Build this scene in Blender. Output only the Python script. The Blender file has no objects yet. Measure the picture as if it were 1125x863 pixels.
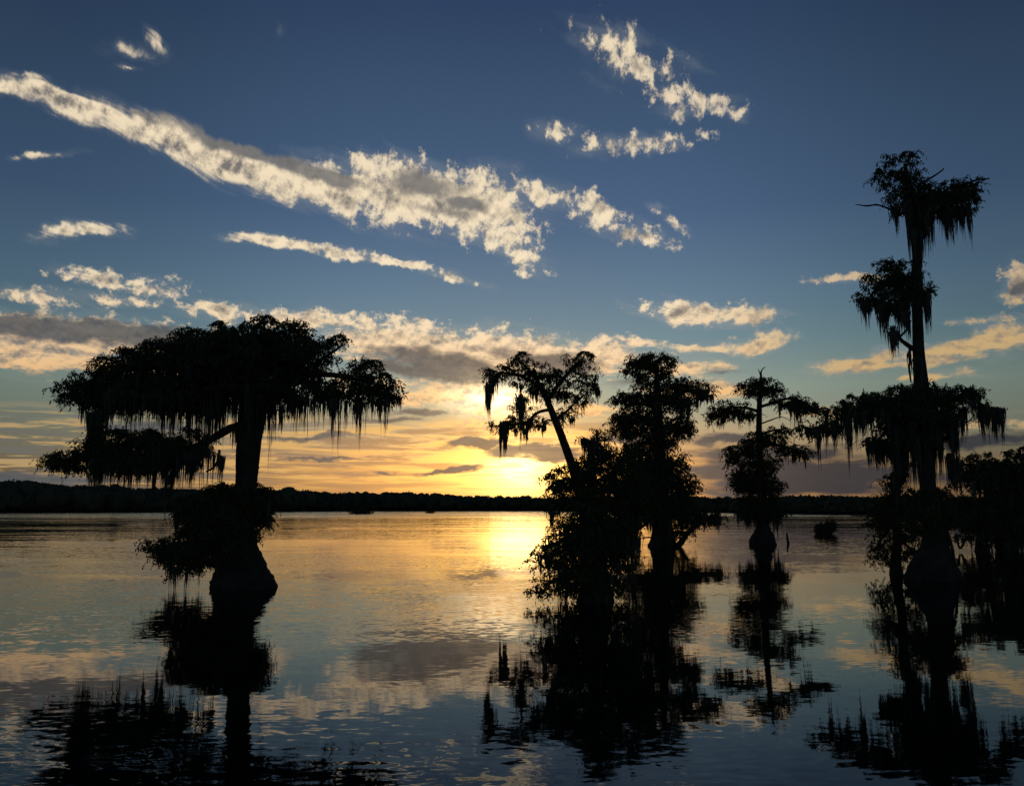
import bpy, math, random
import numpy as np
from mathutils import Vector

# ------------------------------------------------------------------ basics
sc = bpy.context.scene
COL = sc.collection
RNG = np.random.default_rng(11)
F, CX, CY, HORIZON, H = 974.0, 562.5, 431.5, 557.0, 2.5
PITCH = math.atan((HORIZON - CY) / F)
CP, SP = math.cos(PITCH), math.sin(PITCH)


def ray(px, py):
    x, y = (px - CX) / F, (CY - py) / F
    return (x, CP - y * SP, SP + y * CP)


def azel(px, py):
    x, y, z = ray(px, py)
    return math.degrees(math.atan2(x, y)), math.degrees(math.atan2(z, math.hypot(x, y)))


def at(px, py, D):
    x, y, z = ray(px, py)
    return np.array([x / y * D, D, H + z / y * D])


def dist_of_base(py):
    x, y, z = ray(CX, py)
    return -H * y / z


def lin(c):
    out = []
    for v in c:
        v = v / 255.0
        out.append(v / 12.92 if v <= 0.04045 else ((v + 0.055) / 1.055) ** 2.4)
    return tuple(out)


# ------------------------------------------------------------------ node expressions
class NT:
    def __init__(self, tree):
        self.t = tree

    def node(self, kind, **props):
        n = self.t.nodes.new(kind)
        for k, v in props.items():
            setattr(n, k, v)
        return n

    def put(self, sock, v):
        if isinstance(v, bpy.types.NodeSocket):
            self.t.links.new(v, sock)
        else:
            sock.default_value = v

    def m(self, op, a, b=None, c=None, clamp=False):
        n = self.node('ShaderNodeMath', operation=op, use_clamp=clamp)
        self.put(n.inputs[0], a)
        if b is not None:
            self.put(n.inputs[1], b)
        if c is not None:
            self.put(n.inputs[2], c)
        return n.outputs[0]

    def v(self, op, a, b=None, scale=None):
        n = self.node('ShaderNodeVectorMath', operation=op)
        self.put(n.inputs[0], a)
        if b is not None:
            self.put(n.inputs[1], b)
        if scale is not None:
            self.put(n.inputs['Scale'], scale)
        return n.outputs['Value'] if op in ('LENGTH', 'DOT_PRODUCT', 'DISTANCE') else n.outputs['Vector']

    def xyz(self, x, y, z=0.0):
        n = self.node('ShaderNodeCombineXYZ')
        for i, q in enumerate((x, y, z)):
            self.put(n.inputs[i], q)
        return n.outputs[0]

    def sep(self, v):
        n = self.node('ShaderNodeSeparateXYZ')
        self.put(n.inputs[0], v)
        return n.outputs

    def noise(self, vec, scale, detail=4.0, rough=0.5, dist=0.0, out='Fac', dims='3D'):
        n = self.node('ShaderNodeTexNoise', noise_dimensions=dims)
        self.put(n.inputs['Vector'], vec)
        n.inputs['Scale'].default_value = scale
        n.inputs['Detail'].default_value = detail
        n.inputs['Roughness'].default_value = rough
        n.inputs['Distortion'].default_value = dist
        return n.outputs[0] if out == 'Fac' else n.outputs[1]

    def mix(self, f, a, b, mode='MIX'):
        n = self.node('ShaderNodeMix', data_type='RGBA', blend_type=mode, clamp_factor=True)
        self.put(n.inputs[0], f)
        for s, q in ((n.inputs[6], a), (n.inputs[7], b)):
            self.put(s, q if isinstance(q, bpy.types.NodeSocket) else (*q, 1.0))
        return n.outputs[2]

    def smooth(self, x, lo, hi, a=0.0, b=1.0):
        n = self.node('ShaderNodeMapRange', interpolation_type='SMOOTHSTEP')
        for i, q in enumerate((x, lo, hi, a, b)):
            self.put(n.inputs[i], q)
        return n.outputs[0]

    def ramp(self, x, stops):
        n = self.node('ShaderNodeValToRGB')
        self.put(n.inputs[0], x)
        cr = n.color_ramp
        while len(cr.elements) < len(stops):
            cr.elements.new(0.5)
        for e, (p, c) in zip(cr.elements, stops):
            e.position = p
            e.color = (*c, 1.0)
        return n.outputs[0]


# ------------------------------------------------------------------ camera, view
cam = bpy.data.objects.new('camera', bpy.data.cameras.new('camera'))
COL.objects.link(cam)
cam.location = (0, 0, H)
cam.rotation_euler = (math.pi / 2 + PITCH, 0, 0)
cam.data.sensor_width = 36.0
cam.data.lens = F / 1125.0 * 36.0
cam.data.clip_end = 20000
cam.data.clip_start = 0.1
sc.camera = cam
sc.view_settings.view_transform = 'Standard'
sc.view_settings.look = 'None'
sc.view_settings.exposure = 0.0
sc.view_settings.gamma = 1.0
sc.render.engine = 'CYCLES'
sc.cycles.max_bounces = 4
sc.cycles.diffuse_bounces = 2
sc.cycles.glossy_bounces = 2
sc.cycles.transparent_max_bounces = 4
sc.cycles.sample_clamp_indirect = 6.0

# ------------------------------------------------------------------ sun
SUN_AZ, SUN_EL = azel(572, 511)
sun_dir = Vector((math.sin(math.radians(SUN_AZ)) * math.cos(math.radians(SUN_EL)),
                  math.cos(math.radians(SUN_AZ)) * math.cos(math.radians(SUN_EL)),
                  math.sin(math.radians(SUN_EL))))
sl = bpy.data.lights.new('sun', 'SUN')
sl.energy = 0.003
sl.angle = math.radians(4.0)
sl.color = (1.0, 0.66, 0.30)
so = bpy.data.objects.new('sun', sl)
COL.objects.link(so)
so.rotation_euler = (-sun_dir).to_track_quat('-Z', 'Y').to_euler()

# ------------------------------------------------------------------ sky
world = bpy.data.worlds.new('World')
sc.world = world
world.use_nodes = True
world.cycles.sampling_method = 'NONE'
wt = world.node_tree
wt.nodes.clear()
N = NT(wt)

# clouds: centre x, y, half length, half thickness, tilt (down to the right), weight
BRIGHT = [
    (5, 93, 120, 13, 12, 1.25), (90, 116, 130, 17, 18, 1.3), (180, 151, 130, 21, 19, 1.4), (275, 186, 125, 23, 16, 1.5),
    (365, 208, 115, 29, 8, 1.45), (450, 215, 100, 44, 6, 1.35), (520, 226, 85, 44, 10, 1.4), (553, 257, 48, 28, 38, 1.2),
    (578, 287, 34, 14, 28, 1.0), (592, 212, 52, 15, 10, .85), (650, 235, 54, 19, 28, 1.05), (700, 256, 38, 14, 18, 1.0),
    (745, 248, 19, 7, 35, .8), (718, 231, 11, 5, 30, .75), (395, 178, 22, 16, 0, .8), (25, 82, 45, 6, 12, .7),
    (305, 267, 60, 7, 3, 1.1), (370, 275, 75, 9, 8, 1.25), (435, 288, 62, 6, 8, 1.1), (492, 302, 40, 6, 15, .75),
    (64, 254, 34, 14, -4, 1.25), (103, 252, 40, 10, 4, 1.15), (48, 171, 38, 6, 0, 1.2),
    (100, 304, 52, 11, 8, 1), (168, 314, 52, 14, 5, .7), (40, 326, 55, 12, 6, .8), (130, 327, 55, 9, 6, .75),
    (138, 56, 24, 8, 8, .46), (178, 47, 11, 4, 55, .3), (140, 73, 15, 4, 0, .48), (310, 28, 8, 8, 0, .5),
    (668, 48, 44, 22, 25, .5), (702, 72, 54, 19, 12, .74), (735, 101, 42, 15, 15, .7), (769, 118, 46, 16, -6, .76),
    (812, 123, 13, 9, 0, .72), (702, 158, 70, 13, -5, .85), (612, 143, 30, 12, 0, .52),
    (765, 343, 78, 15, 4, 1.3), (820, 347, 40, 15, -6, 1.2), (832, 377, 44, 14, -13, 1.3), (775, 383, 52, 6, 0, .85),
    (690, 374, 45, 7, 0, .75), (930, 306, 52, 6, -3, 1.0), (1117, 310, 30, 25, 0, 1.2), (958, 397, 78, 13, -8, 1.3),
    (1045, 386, 70, 14, -8, 1.25), (1100, 372, 52, 24, -10, 1.25), (1090, 350, 52, 6, -5, .75), (1030, 411, 45, 7, 0, .75),
    (250, 344, 62, 13, 8, .95), (340, 353, 95, 14, 4, 1.05), (440, 375, 120, 30, 5, 1.2), (560, 388, 120, 30, 4, 1.2),
    (665, 394, 80, 22, 3, 1.1), (745, 405, 65, 15, 2, .85), (80, 372, 190, 36, 3, 1.15), (60, 396, 170, 14, 3, .8), (490, 432, 130, 22, 4, .95),
    (772, 427, 62, 16, -3, .95), (545, 442, 62, 24, 8, 1.2), (640, 452, 60, 8, 0, .8), (560, 470, 110, 9, 0, .85),
    (250, 395, 120, 22, 4, .95), (940, 452, 120, 7, -2, .6), (1090, 466, 70, 6, -3, .75),
]
DARK = [
    (250, 160, 120, 11, 19, .95), (340, 187, 80, 11, 14, .95), (462, 202, 62, 18, 10, .95), (510, 224, 42, 10, 8, .7), (140, 122, 80, 6, 18, .6),
    (55, 360, 190, 19, 4, 1.2), (190, 376, 120, 15, 4, 1.0), (492, 402, 95, 20, 9, 1.2), (612, 399, 85, 14, 4, 1.15),
    (435, 404, 60, 13, 6, .95), (700, 420, 60, 9, 0, .6), (600, 496, 80, 12, 2, 1.2), (522, 486, 60, 7, -4, 1.1), (498, 517, 60, 5, -10, 1.0), (430, 462, 70, 5, 2, .8), (330, 480, 90, 5, -2, .7), (180, 470, 110, 6, 0, .7), (470, 455, 60, 6, 0, .85), (360, 505, 110, 4, -2, .7), (422, 520, 28, 4, 0, .75), (870, 522, 190, 30, 0, 1.25), (850, 498, 130, 13, 0, .95),
    (705, 482, 80, 11, 0, .8), (805, 482, 80, 10, 0, .85), (1085, 482, 100, 11, -3, 1.0), (1110, 520, 100, 24, 0, 1.1), (1120, 316, 20, 14, 0, .7),
    (30, 527, 130, 13, 0, .8), (480, 232, 50, 8, 8, .45), (790, 408, 40, 5, 4, .6), (735, 424, 50, 6, 4, .6),
]


def ellipses(vec, items):
    acc = None
    for (cx, cy, rx, ry, ang, w) in items:
        a = math.radians(ang)
        c0 = np.array(azel(cx, cy))
        maj = np.array(azel(cx + rx * math.cos(a), cy + rx * math.sin(a))) - c0
        mnr = np.array(azel(cx - ry * math.sin(a), cy + ry * math.cos(a))) - c0
        n = N.node('ShaderNodeMapping', vector_type='TEXTURE')
        # each ellipse waits for the one before it, which keeps the shader's working memory small
        N.put(n.inputs['Vector'], vec if acc is None else N.v('ADD', vec, N.v('SCALE', (0, 0, 1), scale=acc)))
        n.inputs['Location'].default_value = (c0[0], c0[1], 0)
        n.inputs['Rotation'].default_value = (0, 0, math.atan2(maj[1], maj[0]))
        n.inputs['Scale'].default_value = (np.linalg.norm(maj), np.linalg.norm(mnr), 1)
        d = N.v('LENGTH', N.v('MULTIPLY', n.outputs[0], (1, 1, 0)))
        f = N.m('MULTIPLY_ADD', d, -w, w)
        acc = f if acc is None else N.m('MAXIMUM', acc, f)
    return N.m('MAXIMUM', acc, -1.0)


tc = N.node('ShaderNodeTexCoord')
d = N.v('NORMALIZE', tc.outputs['Generated'])
dx, dy, dz = N.sep(d)
az = N.m('MULTIPLY', N.m('ARCTAN2', dx, dy), 180 / math.pi)
el = N.m('MULTIPLY', N.m('ARCSINE', dz), 180 / math.pi)
ela = N.m('ABSOLUTE', el)
# stretched elevation: the cloud deck is foreshortened towards the horizon
els = N.m('MULTIPLY', N.m('LOGARITHM', N.m('MULTIPLY_ADD', ela, 1 / 5.0, 1.0), math.e), 14.0)
P = N.xyz(az, el)
Q = N.xyz(az, els)
SUNV = azel(572, 511)
SUNV = azel(572, 515)
sd = N.v('SUBTRACT', P, (SUNV[0], SUNV[1], 0))
sdx, sdy, _ = N.sep(sd)


def gauss(ax, ay, p=2.0):
    q = N.v('LENGTH', N.xyz(N.m('DIVIDE', sdx, ax), N.m('DIVIDE', sdy, ay)))
    return N.m('EXPONENT', N.m('MULTIPLY', N.m('POWER', q, p), -1.0))


g_core = gauss(2.2, 1.35)
g_mid = gauss(5.6, 2.3, 1.5)
g_low = gauss(13.0, 2.3, 1.7)
g_wide = gauss(17, 7.5, 1.6)

# clear sky by elevation
S = lambda e: (e / 60.0) ** 0.6
ramp = N.ramp(N.m('POWER', N.m('DIVIDE', ela, 60.0, clamp=True), 0.6), [
    (S(0.0), lin((120, 96, 74))), (S(1.2), lin((118, 98, 76))), (S(2.6), lin((118, 108, 86))), (S(4.8), lin((126, 136, 122))),
    (S(7.4), lin((132, 154, 146))), (S(10.5), lin((102, 136, 149))), (S(13.4), lin((91, 123, 147))), (S(18.5), lin((71, 99, 132))),
    (S(26), lin((57, 81, 111))), (S(31), lin((45, 66, 98))), (S(60), lin((24, 40, 70)))])
nishita = N.node('ShaderNodeTexSky', sky_type='NISHITA', sun_disc=False)
nishita.sun_elevation = math.radians(SUN_EL)
nishita.sun_rotation = math.radians(SUN_AZ)
nishita.air_density = 1.2
nishita.dust_density = 1.5
nish = N.v('SCALE', nishita.outputs[0], scale=0.05)
sky = N.mix(0.04, ramp, nish)
azc = N.m('ABSOLUTE', N.m('ADD', az, -1.0))
side = N.m('MULTIPLY', N.smooth(azc, 7.0, 33.0, 1.0, 0.64), N.smooth(az, 8.0, 30.0, 1.0, 0.93))
sky = N.v('SCALE', sky, scale=side)

# glow round the hidden sun
glow = N.v('SCALE', (1.0, 0.56, 0.12), scale=N.m('MULTIPLY', g_mid, 0.75))
glow = N.v('ADD', glow, N.v('SCALE', (0.58, 0.21, 0.022), scale=g_low))
glow = N.v('ADD', glow, N.v('SCALE', (0.09, 0.055, 0.015), scale=g_wide))
glow = N.v('ADD', glow, N.v('SCALE', (1.6, 1.2, 0.45), scale=g_core))

# shared noise fields
warp = N.noise(Q, 0.30, 5, 0.62, out='Color', dims='2D')
warp = N.v('SCALE', N.v('SUBTRACT', warp, (0.5, 0.5, 0.5)), scale=2.0)
warp = N.v('MULTIPLY', warp, (1.4, 0.62, 0.0))
Pw = N.v('ADD', P, warp)
Qs = N.v('MULTIPLY', Q, (0.60, 1.0, 0))
n1 = N.noise(Qs, 1.3, 10, 0.68, 0.10, dims='2D')
n1b = N.noise(N.v('ADD', Qs, (0.04, -0.26, 0)), 1.3, 8, 0.68, 0.10, dims='2D')
ca, sa = math.cos(math.radians(9.5)), math.sin(math.radians(9.5))
al = N.m('ADD', N.m('MULTIPLY', az, ca), N.m('MULTIPLY', els, -sa))
ac = N.m('ADD', N.m('MULTIPLY', az, sa), N.m('MULTIPLY', els, ca))
n4 = N.noise(N.xyz(N.m('MULTIPLY', al, 0.16), ac), 0.95, 8, 0.62, 0.5, dims='2D')
n2 = N.noise(N.v('MULTIPLY', Q, (0.30, 1.0, 0)), 0.6, 8, 0.6, 0.2, dims='2D')

# brightly lit cloud
mb = ellipses(Pw, BRIGHT)
nl = N.noise(N.v('MULTIPLY', Q, (0.22, 1.0, 0)), 1.0, 9, 0.66, 0.2, dims='2D')
fib = N.m('MULTIPLY', N.smooth(az, -9, -20), N.smooth(el, 13, 17))
nm = N.m('ADD', N.m('MULTIPLY', n1, N.m('SUBTRACT', 1.0, fib)), N.m('MULTIPLY', n4, fib))
low = N.smooth(el, 12.5, 8.5, 0.0, 0.7)
nm = N.m('ADD', N.m('MULTIPLY', nm, N.m('SUBTRACT', 1.0, low)), N.m('MULTIPLY', N.m('MULTIPLY_ADD', N.m('SUBTRACT', nl, 0.5), 1.15, 0.5), low))
db = N.m('MULTIPLY_ADD', N.m('SUBTRACT', nm, 0.5), 3.0, mb)
ab = N.m('MULTIPLY', N.smooth(db, 0.08, 0.66), N.smooth(db, 0.0, 1.2, 0.78, 1.0))
veil = N.m('MULTIPLY', N.smooth(N.m('MULTIPLY_ADD', N.m('SUBTRACT', n4, 0.5), 2.6, mb), -0.35, 0.85), N.smooth(el, 5.0, 9.5, 0.05, 0.26))

thick = N.smooth(db, 0.45, 1.6)
n5 = N.noise(Qs, 0.75, 3, 0.5, 0.1, dims='2D')
n5b = N.noise(N.v('ADD', Qs, (0.08, -0.42, 0)), 0.75, 3, 0.5, 0.1, dims='2D')
lit = N.m('MULTIPLY_ADD', N.m('SUBTRACT', n1, n1b), 2.8, N.m('MULTIPLY_ADD', N.m('SUBTRACT', n5, n5b), 2.0, N.m('ADD', N.m('MULTIPLY_ADD', thick, -0.48, 0.58), N.m('MULTIPLY', n4, 0.55))), clamp=True)
near = gauss(12, 8, 1.3)
warm = N.mix(N.smooth(el, 3, 15), lin((236, 172, 92)), lin((246, 226, 192)))
warm = N.mix(N.smooth(az, 8, 24), warm, N.mix(N.smooth(el, 8, 20), lin((200, 168, 118)), lin((205, 190, 172))))
shade = N.mix(near, lin((122, 118, 116)), lin((172, 142, 106)))
cb = N.mix(lit, shade, warm)
cb = N.v('SCALE', cb, scale=N.m('MULTIPLY_ADD', near, 0.5, 0.95))
# thick shaded cloud
md = ellipses(Pw, DARK)
dd = N.m('MULTIPLY_ADD', N.m('SUBTRACT', n2, 0.5), 1.5, md)
ad = N.m('MULTIPLY', N.smooth(dd, 0.05, 0.62), 0.93)
cd = N.mix(N.m('MULTIPLY', near, 0.85), lin((84, 88, 92)), lin((150, 124, 100)))
cd = N.mix(N.smooth(el, 13.5, 17), cd, lin((122, 119, 116)))
cd = N.v('SCALE', cd, scale=N.m('MULTIPLY_ADD', N.m('SUBTRACT', n1, 0.5), 0.9, 1.0))
cd = N.mix(N.m('MULTIPLY', N.smooth(az, 7, 20), N.smooth(el, 9, 4)), cd, lin((52, 54, 60)))
# thin bands low over the far shore
n3 = N.noise(N.v('MULTIPLY', Q, (0.13, 1.0, 0)), 1.25, 8, 0.62, 0.3, dims='2D')
band = N.m('MULTIPLY', N.smooth(el, 6.3, 4.6), N.smooth(el, 0.3, 2.0))
band = N.m('MULTIPLY', band, N.smooth(az, 14, 5, 0.10, 1.0))
as_ = N.m('MULTIPLY', N.smooth(n3, 0.49, 0.59), N.m('MULTIPLY', band, 0.85))
cs = N.mix(gauss(16, 9, 1.3), lin((176, 152, 112)), lin((252, 190, 88)))
cs = N.v('SCALE', cs, scale=N.m('MULTIPLY_ADD', g_mid, 1.1, 0.98))
sh_ = N.m('MULTIPLY', N.smooth(n3, 0.52, 0.40), N.m('MULTIPLY', band, 0.85))
cg = N.mix(gauss(9, 5, 1.4), lin((106, 106, 100)), lin((186, 132, 76)))

col = N.v('ADD', sky, glow)
col = N.mix(sh_, col, cg)
col = N.mix(as_, col, cs)
col = N.mix(veil, col, N.mix(near, lin((150, 156, 158)), lin((226, 196, 146))))
col = N.mix(ab, col, cb)
col = N.mix(ad, col, cd)
# light that reaches through the cloud in front of the sun
col = N.v('ADD', col, N.v('SCALE', glow, scale=N.m('MULTIPLY', N.m('MAXIMUM', N.m('SUBTRACT', 1.0, ad), 0.12), 0.65)))
hole = azel(541, 438)
hd = N.v('SUBTRACT', Pw, (hole[0], hole[1], 0))
hg = N.m('EXPONENT', N.m('MULTIPLY', N.m('POWER', N.v('LENGTH', N.v('DIVIDE', hd, (2.0, 0.95, 1.0))), 1.7), -1.0))
hg = N.m('MULTIPLY', hg, N.smooth(n1, 0.36, 0.56, 0.35, 1.0))
col = N.v('ADD', col, N.v('SCALE', (1.7, 1.35, 0.80), scale=hg))
hw = N.m('EXPONENT', N.m('MULTIPLY', N.m('POWER', N.v('LENGTH', N.v('DIVIDE', hd, (5.0, 1.5, 1.0))), 1.5), -1.0))
col = N.v('ADD', col, N.v('SCALE', (0.20, 0.13, 0.055), scale=hw))
bg = N.node('ShaderNodeBackground')
N.put(bg.inputs['Color'], col)
bg.inputs['Strength'].default_value = 1.0
wo = N.node('ShaderNodeOutputWorld')
wt.links.new(bg.outputs[0], wo.inputs['Surface'])


# ------------------------------------------------------------------ materials
def material(name, dark, light, scale=3.0, rough=0.85, bump=0.0, trans=0.0):
    m = bpy.data.materials.new(name)
    m.use_nodes = True
    t = NT(m.node_tree)
    b = m.node_tree.nodes['Principled BSDF']
    g = t.node('ShaderNodeNewGeometry')
    n = t.noise(g.outputs['Position'], scale, 5, 0.6)
    t.put(b.inputs['Base Color'], t.ramp(n, [(0.3, dark), (0.7, light)]))
    b.inputs['Roughness'].default_value = rough
    b.inputs['Specular IOR Level'].default_value = 0.15
    if bump:
        bn = t.node('ShaderNodeBump')
        bn.inputs['Strength'].default_value = 0.8
        bn.inputs['Distance'].default_value = bump
        st = t.v('MULTIPLY', g.outputs['Position'], (1, 1, 0.12))
        t.put(bn.inputs['Height'], t.noise(st, 14, 4, 0.6))
        t.put(b.inputs['Normal'], bn.outputs[0])
    return m


BARK = material('bark', (0.026, 0.022, 0.018), (0.065, 0.056, 0.048), 2.0, 0.95, 0.05)
LEAF = material('cypress_needles', (0.040, 0.055, 0.024), (0.090, 0.105, 0.045), 1.4, 0.9)
MOSS = material('spanish_moss', (0.075, 0.080, 0.066), (0.12, 0.125, 0.105), 2.5, 1.0)
FARLEAF = material('distant_foliage', (0.040, 0.052, 0.030), (0.085, 0.095, 0.055), 0.05, 0.95)
SOIL = material('shore_soil', (0.02, 0.018, 0.013), (0.05, 0.042, 0.03), 0.05, 1.0)
WOOD = material('weathered_wood', (0.03, 0.027, 0.024), (0.07, 0.064, 0.058), 6.0, 0.95, 0.01)


# ------------------------------------------------------------------ mesh helpers
def mesh_object(name, verts, faces, mat, parent=None, smooth=False):
    """faces: (n, k) int array or list of such arrays"""
    me = bpy.data.meshes.new(name)
    verts = np.asarray(verts, dtype=np.float32)
    fl = faces if isinstance(faces, list) else [faces]
    fl = [np.asarray(f, dtype=np.int32) for f in fl if len(f)]
    nl = sum(f.size for f in fl)
    nf = sum(len(f) for f in fl)
    me.vertices.add(len(verts))
    me.vertices.foreach_set('co', verts.ravel())
    me.loops.add(nl)
    me.loops.foreach_set('vertex_index', np.concatenate([f.ravel() for f in fl]))
    me.polygons.add(nf)
    tot = np.concatenate([np.full(len(f), f.shape[1], dtype=np.int32) for f in fl])
    me.polygons.foreach_set('loop_start', np.concatenate([[0], np.cumsum(tot)[:-1]]).astype(np.int32))
    me.polygons.foreach_set('loop_total', tot)
    me.polygons.foreach_set('use_smooth', np.full(nf, smooth))
    me.update(calc_edges=True)
    me.validate()
    me.materials.append(mat)
    o = bpy.data.objects.new(name, me)
    COL.objects.link(o)
    if parent:
        o.parent = parent
    return o


class Geo:
    def __init__(self):
        self.v, self.q, self.t, self.n = [], [], [], 0

    def add(self, v, q=None, t=None):
        v = np.asarray(v, dtype=np.float64).reshape(-1, 3)
        if q is not None and len(q):
            self.q.append(np.asarray(q) + self.n)
        if t is not None and len(t):
            self.t.append(np.asarray(t) + self.n)
        self.v.append(v)
        self.n += len(v)

    def build(self, name, mat, parent=None, origin=(0, 0, 0), smooth=False):
        f = []
        if self.q:
            f.append(np.concatenate(self.q))
        if self.t:
            f.append(np.concatenate(self.t))
        return mesh_object(name, np.concatenate(self.v) - np.asarray(origin), f, mat, parent, smooth)


def resample(pts, rad, step):
    pts, rad = np.asarray(pts, float), np.asarray(rad, float)
    seg = np.linalg.norm(np.diff(pts, axis=0), axis=1)
    s = np.concatenate([[0], np.cumsum(seg)])
    n = max(3, int(s[-1] / step) + 1)
    u = np.linspace(0, s[-1], n)

    def cr(vals):      # smooth (Catmull-Rom like) interpolation
        m = np.gradient(vals, s, axis=0)
        i = np.clip(np.searchsorted(s, u, side='right') - 1, 0, len(s) - 2)
        h = (s[i + 1] - s[i])
        t = (u - s[i]) / h
        if vals.ndim == 2:
            h, t = h[:, None], t[:, None]
        return ((2 * t**3 - 3 * t**2 + 1) * vals[i] + (t**3 - 2 * t**2 + t) * h * m[i]
                + (-2 * t**3 + 3 * t**2) * vals[i + 1] + (t**3 - t**2) * h * m[i + 1])
    return cr(pts), np.maximum(cr(rad), 0.002)


def tube(geo, pts, rad, sides=10, step=0.15, flute=0.0, rough=0.06, wob=0.0, seed=0):
    r = np.random.default_rng(seed)
    p, rad = resample(pts, rad, step)
    n = len(p)
    if wob:
        off = r.normal(0, wob, (n, 3))
        for _ in range(2):
            off[1:-1] = (off[:-2] + off[1:-1] + off[2:]) / 3
        off[0] = off[-1] = 0
        p = p + off
    tan = np.gradient(p, axis=0)
    tan /= np.linalg.norm(tan, axis=1)[:, None] + 1e-9
    ref = np.array([0.0, 1.0, 0.0])
    a = np.cross(tan, ref)
    bad = np.linalg.norm(a, axis=1) < 0.15
    a[bad] = np.cross(tan[bad], [1.0, 0, 0])
    a /= np.linalg.norm(a, axis=1)[:, None]
    b = np.cross(tan, a)
    th = np.linspace(0, 2 * np.pi, sides, endpoint=False)
    rr = np.repeat(rad[:, None], sides, 1)
    if flute:
        k1, k2 = 5, 9
        ph1, ph2 = r.uniform(0, 6.28, 2)
        w = np.clip((rad / rad.max() - 0.25) / 0.75, 0, 1)[:, None]
        rr = rr * (1 + flute * w * (np.sin(k1 * th + ph1 + 0.4 * p[:, 2:3]) * 0.6 + np.sin(k2 * th + ph2) * 0.4))
    rr = rr * (1 + rough * r.normal(0, 1, rr.shape))
    v = p[:, None] + rr[..., None] * (np.cos(th)[None, :, None] * a[:, None] + np.sin(th)[None, :, None] * b[:, None])
    i = np.arange(n - 1)[:, None] * sides
    j = np.arange(sides)[None]
    q = np.stack([i + j, i + (j + 1) % sides, i + sides + (j + 1) % sides, i + sides + j], -1).reshape(-1, 4)
    caps = []
    geo.add(np.concatenate([v.reshape(-1, 3), p[:1], p[-1:]]), q,
            np.array([[(k + 1) % sides, k, n * sides] for k in range(sides)] +
                     [[(n - 1) * sides + k, (n - 1) * sides + (k + 1) % sides, n * sides + 1] for k in range(sides)]))


def unit(a):
    return a / (np.linalg.norm(a, axis=-1, keepdims=True) + 1e-9)


def quads(geo, c, u, w):
    """leaf quads: centre-line from c to c+u, half width w (vectors); pointed diamond outline"""
    v = np.stack([c, c + u * 0.45 + w, c + u, c + u * 0.45 - w], 1)
    n = len(c)
    geo.add(v.reshape(-1, 3), np.arange(n * 4).reshape(n, 4))


def sprays(geo, org, r, s, leaves=9, length=9.0, leaf=3.2, width=0.75, droop=0.5):
    """feathery drooping twigs; org (n,3) metres, s metres per photo pixel"""
    n = len(org)
    a = r.uniform(0, 2 * np.pi, n)
    e = r.uniform(-0.5, 0.75, n)
    ax = np.stack([np.cos(a) * np.cos(e), np.sin(a) * np.cos(e), np.sin(e)], 1)
    L = length * s * r.uniform(0.55, 1.35, n)
    t = (np.arange(leaves) + 0.5) / leaves
    pos = org[:, None] + ax[:, None] * (L[:, None] * t)[..., None]
    pos[..., 2] -= droop * L[:, None] * t**2 * 1.3
    pos = pos.reshape(-1, 3)
    tg = np.repeat(ax, leaves, 0)
    k = len(pos)
    ldir = unit(tg * 0.6 + r.normal(0, 0.55, (k, 3)) + np.array([0, 0, -0.75]))
    ln = leaf * s * r.uniform(0.6, 1.4, k)
    side = unit(np.cross(ldir, r.normal(0, 1, (k, 3))))
    quads(geo, pos, ldir * ln[:, None], side * (width * s * r.uniform(0.6, 1.4, k))[:, None])


def lumps(p, r, wl):
    """smooth random field through space; foliage is left out where it is low"""
    f = np.zeros(len(p))
    for _ in range(7):
        k = unit(r.normal(0, 1, (1, 3)) * np.array([1, 1, 1.5]))[0] * 2 * np.pi / (wl * r.uniform(0.6, 1.6))
        f += np.sin(p @ k + r.uniform(0, 6.28))
    return f / 1.87


def in_ellipsoid(r, n, rx, ry, rz):
    d = unit(r.normal(0, 1, (n, 3)))
    return d * (r.uniform(0, 1, n) ** (1 / 2.4))[:, None] * np.array([rx, rz, ry])


def moss(geo, tops, lens, r, s, rb=2.6, strands=9, width=0.62):
    """bundles of hanging moss; each bundle is widest at the top and ends in ragged tips"""
    n = len(tops)
    k = strands
    off = r.normal(0, 1, (n, k, 2)) * (rb * s * r.uniform(0.5, 1.4, n))[:, None, None]
    rad = np.linalg.norm(off, axis=2) / (rb * s)
    L = lens[:, None] * np.clip(1.06 - 0.24 * rad, 0.2, 1.1) * r.uniform(0.35, 1.12, (n, k))
    m = n * k
    base = np.repeat(tops, k, 0)
    base[:, :2] += off.reshape(m, 2)
    base[:, 2] += r.uniform(0, 2, m) * s
    L = L.reshape(m)
    seg = 5
    t = np.linspace(0, 1, seg + 1)
    p = base[:, None] + np.zeros((1, seg + 1, 1))
    p[..., 2] -= L[:, None] * t
    pull = -(off.reshape(m, 2))[:, None] * (0.30 * t**1.5)[None, :, None]
    p[..., :2] += pull + np.cumsum(r.normal(0, 0.6 * s, (m, seg + 1, 2)), 1) * 0.55
    prof = np.array([0.7, 1.05, 0.95, 0.75, 0.5, 0.1])
    w = (width * s * r.uniform(0.6, 1.5, m))[:, None] * prof
    th = np.array([0, 2.09, 4.19])
    th = th[None] + r.uniform(0, 6.28, m)[:, None]
    ring = np.stack([np.cos(th), np.sin(th), np.zeros_like(th)], -1)          # m,3,3
    v = p[:, :, None] + w[:, :, None, None] * ring[:, None]
    i = np.arange(m)[:, None, None] * ((seg + 1) * 3) + np.arange(seg)[None, :, None] * 3
    j = np.arange(3)[None, None]
    q = np.stack([i + j, i + (j + 1) % 3, i + 3 + (j + 1) % 3, i + 3 + j], -1).reshape(-1, 4)
    geo.add(v.reshape(-1, 3), q)


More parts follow.
